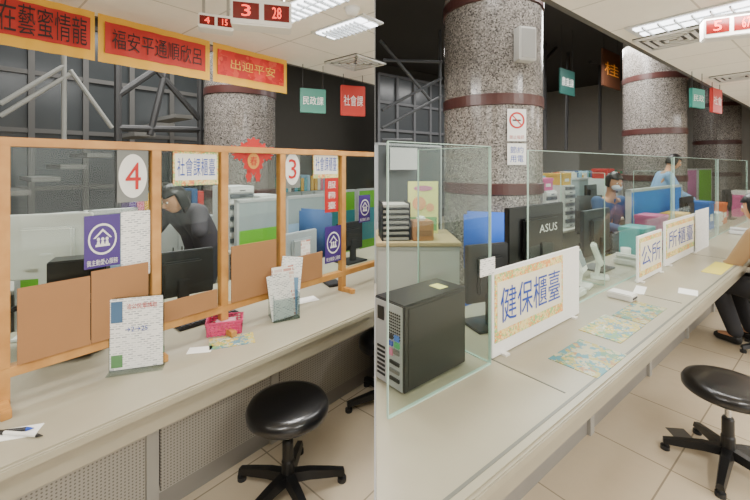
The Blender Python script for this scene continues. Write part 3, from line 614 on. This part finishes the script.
def terminal(t,n,r):
    o=thing('card_terminal','white card terminal on a tilted stand','card reader',*FR.w(t,n),Zc,FR.rz+r,'card terminals')
    b=nb();bx(b,-.06,.06,-.06,.06,0,.02,0,.005);ob('stand',b,WHITE,o);b=nb();cy(b,(0,.02,.02),(0,.0,.14),.016,None,12);ob('pole',b,WHITE,o);b=nb();bx(b,-.07,.07,-.02,.02,0,.16,0,.01);ob('screen_housing',b,WHITE,o,(0,-.01,.1),(-.35,0,0));b=nb();bx(b,-.055,.055,-.024,-.02,.04,.14);ob('display',b,M('#8a949c',.2),o,(0,-.01,.1),(-.35,0,0))
terminal(2.76,1.19,.2);terminal(3.08,1.2,.4)
o=thing('card_reader','white card reader with cable','card reader',*FR.w(2.72,.93),Zc,FR.rz);b=nb();bx(b,-.05,.05,-.07,.07,0,.04,0,.006);ob('body',b,WHITE,o);b=nb();bx(b,-.035,.035,-.073,-.068,.012,.024);ob('card_slot',b,BLACK,o)
b=nb();cy(b,(.0,.06,.015),(.1,.1,.01),.003,None,6);cy(b,(.1,.1,.01),(.14,.06,.01),.003,None,6);ob('cable',b,BLACK,o)
o=thing('side_cabinet','white and grey staff cabinet with pale top','cabinet',.31,2.75,0,0);b=nb();bx(b,-.30,.24,-.25,.25,0,1.03,0,.004);ob('body',b,M('#a8a8a2',.5),o)
b=nb();bx(b,-.305,.25,-.27,.26,1.03,1.055,0,.004);ob('cabinet_top',b,M('#a8956f',.5),o)
for s in (0,1):
    b=nb();bx(b,-.29+s*.27,-.03+s*.265,-.262,-.25,.05,1.0,0,.003);k=ob('door',b,M('#b0b0aa',.5),o);b=nb();bx(b,-.06+s*.07,-.05+s*.07,-.28,-.262,.5,.6);ob('handle',b,CHROME,k)
o=thing('tray_rack','black wire letter tray rack filled with paper','file tray',.13,2.65,1.055,.1);
for i in range(7):
    b=nb();bx(b,-.095,.095,-.11,.11,i*.036,i*.036+.004);bx(b,-.095,-.09,-.11,.11,i*.036,i*.036+.036);bx(b,.09,.095,-.11,.11,i*.036,i*.036+.036);k=ob('tray',b,BLK2,o);b=nb();bx(b,-.085,.085,-.1,.1,i*.036+.005,i*.036+.022);ob('paper_stack',b,M('#9c9a92',.7),k)
o=solo('tissue_box','brown cardboard tissue box on the cabinet','box',bx(nb(),-.07,.07,-.06,.06,0,.13,0,.004),CARD,.31,2.6,1.055,.2)
b=nb();bx(b,-.055,.055,-.0025,-.0,.03,.07);ob('printed_panel',b,M('#7d5a38',.6),o,(0,-.061,0));b=nb();bx(b,-.03,.03,-.03,.03,.13,.155,0,.01);ob('tissue',b,WHITE,o)
b=nb();bx(b,-.11,.11,-.005,.005,0,.38)
o=solo('poster_panel','pale yellow and green illustrated poster on a board','poster',b,M('#dcdc88',.6),.352,2.82,1.057,.05);b=nb();bx(b,-.1,.1,-.007,-.005,.02,.12);ob('printed_panel',b,M('#6aa264',.6),o);b=nb();disc(b,-.03,.22,.05,.05,-.008,24);ob('illustration',b,M('#e0a070',.6),o);b=nb();disc(b,.05,.19,.03,.03,-.008,20);ob('illustration',b,M('#e0a070',.6),o)
b=nb();disc(b,.0,.33,.07,.02,-.008,24);ob('illustration',b,M('#c07a98',.6),o)
office_chair(*xy(490,2.86),2.8,M('#1f5cc0',.7),'blue fabric office chair behind the counter',.5)
sign('notice_sheet','pale notice sheet pinned on the partition','sign',*onp(FR,404,3.9),1.5,FR.rz,.5,.3,PRINT,[],.01,group='notice sheets')
cubicle(FR,FR.t(377,3.95),FR.t(442,3.95),3.98,1.86,M('#5c6262',.8),'tall grey office partition with silver frame')
cx,cyy=FR.w(3.18,2.2);ang=math.atan2(-cyy,-cx)
def oncol(da,z):
    a=ang+da;return cx+(.462)*math.cos(a),cyy+.462*math.sin(a),z,a+math.pi/2
x,y,z,rz=oncol(.55,2.42);o=thing('wall_speaker','white box loudspeaker mounted on the column','speaker',x,y,z,rz);b=nb();bx(b,-.08,.08,-.09,.005,0,.28,0,.008);ob('housing',b,M('#c9c8c2',.5),o);b=nb();bx(b,-.065,.065,-.094,-.09,.02,.26);ob('grille',b,M('#9b9a95',.7),o)
x,y,z,rz=oncol(.45,1.76);o=sign('no_smoking_sign','white no smoking sign with red ring on the column','sign',x,y,z,rz,.17,.27,WHITE,[('禁止吸菸',.5,.12,.8,.12,RED)],.004)
b=nb();sg=24;A=[];Bv=[]
for i in range(sg):
    an=2*math.pi*i/sg;A.append(b.verts.new((.07*math.cos(an),-.004,.175+.07*math.sin(an))));Bv.append(b.verts.new((.054*math.cos(an),-.004,.175+.054*math.sin(an))))
for i in range(sg):b.faces.new((A[i],A[(i+1)%sg],Bv[(i+1)%sg],Bv[i]))
b.faces.new([b.verts.new(v) for v in ((-.044,-.0045,.212),(-.037,-.0045,.219),(.044,-.0045,.138),(.037,-.0045,.131))]);ob('prohibition_ring',b,RED,o);b=nb();bx(b,-.04,.035,-.0038,-.003,.168,.182);ob('cigarette',b,BLACK,o)
x,y,z,rz=oncol(.45,1.56);sign('blue_notice','white notice with blue lettering on the column','sign',x,y,z,rz,.17,.18,WHITE,[('節約',.5,.7,.7,.32,BLUE),('用電',.5,.28,.7,.32,BLUE)],.004)
lowcab(FR,5.4,6,3.3,1.15,M('#bfc0ba',.5),'white steel filing cabinet with double doors')
binders(FR,5.5,3.3,1.15,60,'binders on the filing cabinets')
cubicle(FR,4.6,5.3,3.0,1.62,GRN,'bright green office partition with silver frame',M('#dfe2da',.7));cubicle(FR,5.45,6.3,2.95,1.3,LBL,'grey-blue office partition',GRN)
cubicle(FR,6.4,7.2,2.95,1.35,CFAB,'grey office partition with silver frame');cubicle(FR,8.6,9.6,2.0,1.5,M('#ad6a96',.7),'pink-purple office partition');cubicle(FR,9.7,10.8,2.0,1.5,GRN,'bright green office partition with silver frame')
sdesk(FR,4.45,5.6,2.35,2.85,'pale staff desk among the office partitions');sdesk(FR,5.9,7.1,2.35,2.85,'pale staff desk among the office partitions')
for t,n,c,cn in ((4.8,9,PK,'pink'),(5.3,10,YL,'yellow'),(6.8,11,RD2,'red')):
    drawers(*FR.w(t,2.6),.72,FR.rz,n,.28);storage_box(*FR.w(t,2.6),.72+n*.055+.021,FR.rz,.24,.24,.16,c,cn)
x,y=FR.w(6.35,2.6);monitor(x,y,.72,FR.rz+.1,.5,.34,BLACK,'black monitor on a rear staff desk',lift=.2)
def plant(x,y,z,s,label):
    o=thing('potted_plant',label,'plant',x,y,z,0);b=nb();lathe(b,[(.05*s,0),(.07*s,.1*s),(.075*s,.11*s),(.06*s,.11*s)],18);ob('pot',b,M('#b0673f',.7),o)
    b=nb()
    for i in range(40):
        a=random.uniform(0,6.28);l=random.uniform(.08,.18)*s;h=random.uniform(.1,.3)*s;p=Vector((math.cos(a)*l,math.sin(a)*l,.1*s+h));sd=Vector((-math.sin(a),math.cos(a),0))*.018*s;q=Vector((math.cos(a)*l*.5,math.sin(a)*l*.5,.1*s+h*.75))
        v0=b.verts.new((0,0,.1*s));v1=b.verts.new(q+sd);v2=b.verts.new(p);v3=b.verts.new(q-sd);b.faces.new((v0,v1,v2,v3))
    ob('foliage',b,M('#3f7a35',.5),o)
plant(*FL.w(3.0,3.85),.72,1.1,'small leafy green potted plant on a desk')
sign('standing_notice','white printed notice in a stand on the counter','sign',*FR.w(4.95,.98),Zc,FR.rz,.5,.4,PRINT,[],.006,group='notice sheets')
# ---------- people
def skin(nodes,edges,root,sub=2):
    names=list(nodes);me=bpy.data.meshes.new('sk');me.from_pydata([nodes[k][0] for k in names],[(names.index(a),names.index(b)) for a,b in edges],[])
    o=bpy.data.objects.new('sk',me);bpy.context.collection.objects.link(o)
    o.modifiers.new('s','SKIN');
    for i,k in enumerate(names):
        r=nodes[k][1];r=r if isinstance(r,tuple) else (r,r);me.skin_vertices[0].data[i].radius=r;me.skin_vertices[0].data[i].use_root=(k==root)
    s=o.modifiers.new('u','SUBSURF');s.levels=sub;s.render_levels=sub
    dg=bpy.context.evaluated_depsgraph_get();m2=bpy.data.meshes.new_from_object(o.evaluated_get(dg));bpy.data.objects.remove(o);return m2
def remesh(meshes,vox):
    b=nb()
    for m in meshes:b.from_mesh(m)
    me=bpy.data.meshes.new('r');b.to_mesh(me);b.free();o=bpy.data.objects.new('r',me);bpy.context.collection.objects.link(o)
    md=o.modifiers.new('r','REMESH');md.mode='VOXEL';md.voxel_size=vox;md.use_smooth_shade=True
    sm=o.modifiers.new('sm','SMOOTH');sm.iterations=3
    dg=bpy.context.evaluated_depsgraph_get();m2=bpy.data.meshes.new_from_object(o.evaluated_get(dg));bpy.data.objects.remove(o);return m2
def person(label,x,y,z,rz,J,head,hp,hy,shirt,trousers,hair,short=False,longhair=False,shoes=BLACK,mask=False):
    o=thing('person',label,'person',x,y,z,rz)
    J={k:Vector(v) for k,v in J.items()}
    rad=dict(pel=.125,spi=(.13,.10),che=(.15,.11),nek=.05,shL=.055,shR=.055,elL=.04,elR=.04,wrL=.026,wrR=.026,hiL=.085,hiR=.085,knL=.058,knR=.058,anL=.04,anR=.04,toL=.033,toR=.033)
    head=Vector(head);RH=(Matrix.Rotation(hy,3,'Z')@Matrix.Rotation(hp,3,'X'))
    nd={k:(J[k],rad[k]) for k in J};nd['hb']=(head-RH@Vector((0,.02,.05)),.05)
    ed=[('pel','spi'),('spi','che'),('che','nek'),('nek','hb'),('che','shL'),('shL','elL'),('elL','wrL'),('che','shR'),('shR','elR'),('elR','wrR'),('pel','hiL'),('hiL','knL'),('knL','anL'),('anL','toL'),('pel','hiR'),('hiR','knR'),('knR','anR'),('anR','toR')]
    parts=[skin(nd,ed,'pel')]
    hb=nb();ball(hb,head,(.074,.09,.108),24,RH);ball(hb,head+RH@Vector((0,.035,-.06)),(.05,.05,.05),16,RH);ball(hb,head+RH@Vector((0,.098,-.015)),(.012,.02,.024),10,RH)
    for s in(-1,1):ball(hb,head+RH@Vector((s*.076,-.005,-.01)),(.01,.02,.03),10,RH)
    ball(hb,head+RH@Vector((0,.088,-.052)),(.024,.008,.009),10,RH)
    for s in 'LR':
        d=(J['wr'+s]-J['el'+s]).normalized();side=d.cross(Vector((0,0,1)))
        if side.length<.2:side=Vector((0,1,0)).cross(d)
        side.normalize();up=side.cross(d);pc=J['wr'+s]+d*.055
        Rm=Matrix((side,d,up)).transposed();ball(hb,pc,(.038,.052,.015),14,Rm)
        for i,(off,l) in enumerate(((-.03,.062),(-.01,.075),(.01,.078),(.03,.068))):
            a=pc+side*off+d*.03;nodes={'a':(a,.009),'b':(a+d*(.02+l*.4)-up*.006,.0085),'c':(a+d*(.02+l*.75)-up*.022,.008),'d':(a+d*(.02+l*.9)-up*.04,.007)}
            parts.append(skin(nodes,[('a','b'),('b','c'),('c','d')],'a',1))
        q=1 if s=='L' else -1;a=pc-d*.025+side*q*.02;parts.append(skin({'a':(a,.011),'b':(a+side*q*.03+d*.025-up*.008,.01),'c':(a+side*q*.037+d*.055-up*.02,.008)},[('a','b'),('b','c')],'a',1))
    hm=bpy.data.meshes.new('h');hb.to_mesh(hm);hb.free();parts.append(hm)
    ob('body',remesh(parts,.0065),SKIN,o,smooth=True)
    def tubes(segs,vox,mat,name):
        b=nb()
        for p,q,r0,r1 in segs:
            p=Vector(p);q=Vector(q);cy(b,p,q,r0,r1,24)
            ball(b,p,(r0,)*3,20);ball(b,q,(r1,)*3,20)
        m=bpy.data.meshes.new('t');b.to_mesh(m);b.free();mm=remesh([m],vox)
        ob(name,mm,mat,o,smooth=True)
    sx=Vector((.06,0,0));segs=[]
    for s,sg in (('L',-1),('R',1)):
        k=sx*sg
        segs+=[(J['pel']+k-Vector((0,0,.05)),J['spi']+k,.112,.105),(J['spi']+k,J['che']+k*1.1,.105,.112),(J['che']+k,J['sh'+s],.105,.068),(J['che'],J['nek']*.6+J['che']*.4,.09,.07)]
        if short:segs.append((J['sh'+s],J['sh'+s]*.35+J['el'+s]*.65,.068,.06))
        else:segs+=[(J['sh'+s],J['el'+s],.068,.055),(J['el'+s],J['el'+s]*.08+J['wr'+s]*.92,.055,.038)]
    tubes(segs,.01,shirt,'shirt')
    segs=[]
    for s in 'LR':
        segs+=[(J['pel'],J['hi'+s],.125,.105),(J['hi'+s],J['kn'+s],.105,.075),(J['kn'+s],J['kn'+s]*.08+J['an'+s]*.92,.075,.056)]
    tubes(segs,.01,trousers,'trousers')
    for s in 'LR':
        d=(J['to'+s]-J['an'+s]);d.z=0;d.normalize();a=J['an'+s]
        zf=a.z-.08;h=Vector((a.x,a.y,zf))-d*.04
        nodes={'h':(h+Vector((0,0,.045)),.044),'m':(h+d*.1+Vector((0,0,.045)),.045),'t':(h+d*.21+Vector((0,0,.036)),(.034,.036))}
        ob('shoe',remesh([skin(nodes,[('h','m'),('m','t')],'h')],.007),shoes,o,smooth=True)
    b=nb();r=bmesh.ops.create_uvsphere(b,u_segments=32,v_segments=24,radius=1)['verts']
    for v in list(r):
        c=v.co
        if c.y>.25 and c.z<.45-.2*abs(c.x) or (c.z<-.55 and not longhair) or c.z<-.8:b.verts.remove(v)
    for v in b.verts:
        k=1+.03*math.sin(v.co.x*23)*math.sin(v.co.z*17+v.co.y*19)
        p=Vector((v.co.x*.087,v.co.y*.103,v.co.z*.122+(.0)))*k
        if longhair and v.co.z<-.2:p.z-=.16*(-v.co.z-.2)
        v.co=head+RH@p
    k=ob('hair',b,hair,o,smooth=True);m=k.modifiers.new('s','SOLIDIFY');m.thickness=.014;m.offset=-.6
    for s in(-1,1):
        b=nb();ball(b,head+RH@Vector((s*.03,.08,.008)),(.014,.008,.008),12,RH);k=ob('eye',b,M('#ecebe6',.3),o,smooth=True);b=nb();ball(b,head+RH@Vector((s*.03,.087,.008)),(.006,.004,.006),10,RH);ob('iris',b,BLACK,k)
    b=nb();ball(b,head+RH@Vector((0,.094,-.052)),(.02,.005,.005),12,RH);ob('mouth',b,M('#9c5a50',.5),o,smooth=True)
    if mask:
        b=nb();ball(b,head+RH@Vector((0,.055,-.045)),(.062,.06,.045),18,RH);ob('face_mask',b,M('#d6dee4',.7),o,smooth=True)
    return o
HAIR=M('#120f0e',.4)
x,y=xy(194,3.3)
J=dict(pel=(0,-.12,.86),spi=(0,-.04,1.0),che=(0,.06,1.13),nek=(0,.15,1.22),shL=(-.17,.1,1.17),shR=(.17,.1,1.17),elL=(-.27,.2,.96),elR=(.27,.2,.96),wrL=(-.2,.38,.84),wrR=(.2,.38,.84),
 hiL=(-.09,-.12,.82),hiR=(.09,-.12,.82),knL=(-.1,.0,.47),knR=(.1,.0,.47),anL=(-.1,-.1,.09),anR=(.1,-.1,.09),toL=(-.11,.05,.04),toR=(.11,.05,.04))
person('person with dark hair in dark grey T-shirt bending forward','x' and x,y,0,FL.rz+1.9,J,(0,.2,1.29),-.5,-.2,M('#3a353d',.8),M('#23242a',.8),HAIR,short=True,longhair=True)
def seated(zs,lean=.05,ky=.42,ay=.40):
    return dict(pel=(0,0,zs+.1),spi=(0,.0,zs+.28),che=(0,lean,zs+.46),nek=(0,lean+.03,zs+.62),shL=(-.17,lean,zs+.54),shR=(.17,lean,zs+.54),elL=(-.23,lean+.12,zs+.28),elR=(.23,lean+.12,zs+.28),wrL=(-.14,lean+.33,zs+.26),wrR=(.14,lean+.33,zs+.26),
     hiL=(-.09,.02,zs+.08),hiR=(.09,.02,zs+.08),knL=(-.11,ky,zs+.07),knR=(.11,ky,zs+.07),anL=(-.11,ay,zs-.36),anR=(.11,ay,zs-.36),toL=(-.12,ay+.15,zs-.4),toR=(.12,ay+.15,zs-.4))
x,y=onp(FR,605,1.96)
o=person('seated staff member with short black hair and blue-grey shirt',x,y,.08,FR.rz-3.6,seated(.5,.06),(0,.13,1.28),-.3,.1,M('#4a6086',.8),M('#23242a',.8),HAIR,mask=True)
office_chair(x,y,FR.rz-3.6,BLK2,'black office chair under the seated staff member',.49)
x,y=onp(FR,656,1.98)
J=dict(pel=(0,0,.94),spi=(0,.03,1.13),che=(0,.1,1.33),nek=(0,.16,1.47),shL=(-.17,.11,1.40),shR=(.17,.11,1.40),elL=(-.24,.22,1.14),elR=(.24,.22,1.14),wrL=(-.15,.43,1.05),wrR=(.15,.43,1.05),
 hiL=(-.09,0,.9),hiR=(.09,0,.9),knL=(-.1,.03,.5),knR=(.1,.03,.5),anL=(-.1,-.02,.09),anR=(.1,-.02,.09),toL=(-.11,.13,.04),toR=(.11,.13,.04))
person('standing staff member in light blue shirt looking down',x,y,0,-1.9,J,(0,.23,1.62),-.4,.1,M('#83a6d0',.8),M('#2a2c33',.8),HAIR)
x,y=FR.w(4.55,.40)
J=seated(.44,.08,.40,.24);J['wrL']=(-.12,.34,.66);J['wrR']=(.12,.34,.66)
person('seated visitor in tan jacket, dark trousers and black shoes',x,y,0,FR.rz-.35,J,(0,.16,1.20),-.2,0,M('#8f7350',.8),M('#2a2a2e',.8),HAIR)
stool(x,y-.0,'round black stool under the seated visitor',.4)
# ---------- lights
def area(x,y,z,sx,sy,e,col=(1,1,1),rz=0,rx=0):
    l=bpy.data.lights.new('area','AREA');l.shape='RECTANGLE';l.size=sx;l.size_y=sy;l.energy=e;l.color=col;o=bpy.data.objects.new('area_light',l);bpy.context.collection.objects.link(o);o.location=(x,y,z);o.rotation_euler=(rx,0,rz)
area(*FL.w(1.6,4.0),3.6,2.5,.8,170,(1,.98,.95),FL.rz)
area(*FL.w(2.2,6.6),4.1,3,.6,110,(1,.98,.95),FL.rz)
area(*FR.w(6.4,2.5),3.6,4,.8,260,(1,.98,.95),FR.rz)
area(*FR.w(3.0,1.45),3.4,2.2,.5,50,(1,.98,.95),FR.rz)
area(*FR.w(8,6),4.1,4,.6,150,(1,.98,.95),FR.rz)
# added unseen fill lamps on the public side to lift ceiling and counter fronts
area(*FL.w(0,-3.4),1.2,5,1.6,60,(1,.97,.92),FL.rz,math.pi/2+.25)
area(*FR.w(5,-3.4),1.2,7,1.6,100,(1,.97,.92),FR.rz,math.pi/2+.25)
w=bpy.data.worlds.new('W');bpy.context.scene.world=w;w.use_nodes=True;w.node_tree.nodes['Background'].inputs[0].default_value=(1,.95,.87,1);w.node_tree.nodes['Background'].inputs[1].default_value=.8
# ---------- clip at the dividing plane
bpy.context.view_layer.update()
for o,side in CLIP:
    if o.data.users>1:o.data=o.data.copy()
    mi=o.matrix_world.inverted();co=mi@Vector((side*EPS,0,0));no=(o.matrix_world.to_3x3().transposed()@Vector((-side,0,0))).normalized()
    b=bmesh.new();b.from_mesh(o.data)
    r=bmesh.ops.bisect_plane(b,geom=b.verts[:]+b.edges[:]+b.faces[:],plane_co=co,plane_no=no,clear_outer=True)
    es=[e for e in r['geom_cut'] if isinstance(e,bmesh.types.BMEdge)]
    if es:
        try:bmesh.ops.edgenet_fill(b,edges=es)
        except Exception as ex:print('fill',ex)
    if len(b.verts)==0:
        b.free();bpy.data.objects.remove(o);continue
    b.to_mesh(o.data);b.free()
cam=bpy.data.cameras.new('camera');co=bpy.data.objects.new('camera',cam);bpy.context.collection.objects.link(co)
co.location=(0,0,EYE);co.rotation_euler=(math.pi/2,0,0);cam.sensor_width=36;cam.lens=36*f/750;cam.shift_y=-(250-HY)/750;cam.clip_start=.02
bpy.context.scene.camera=co
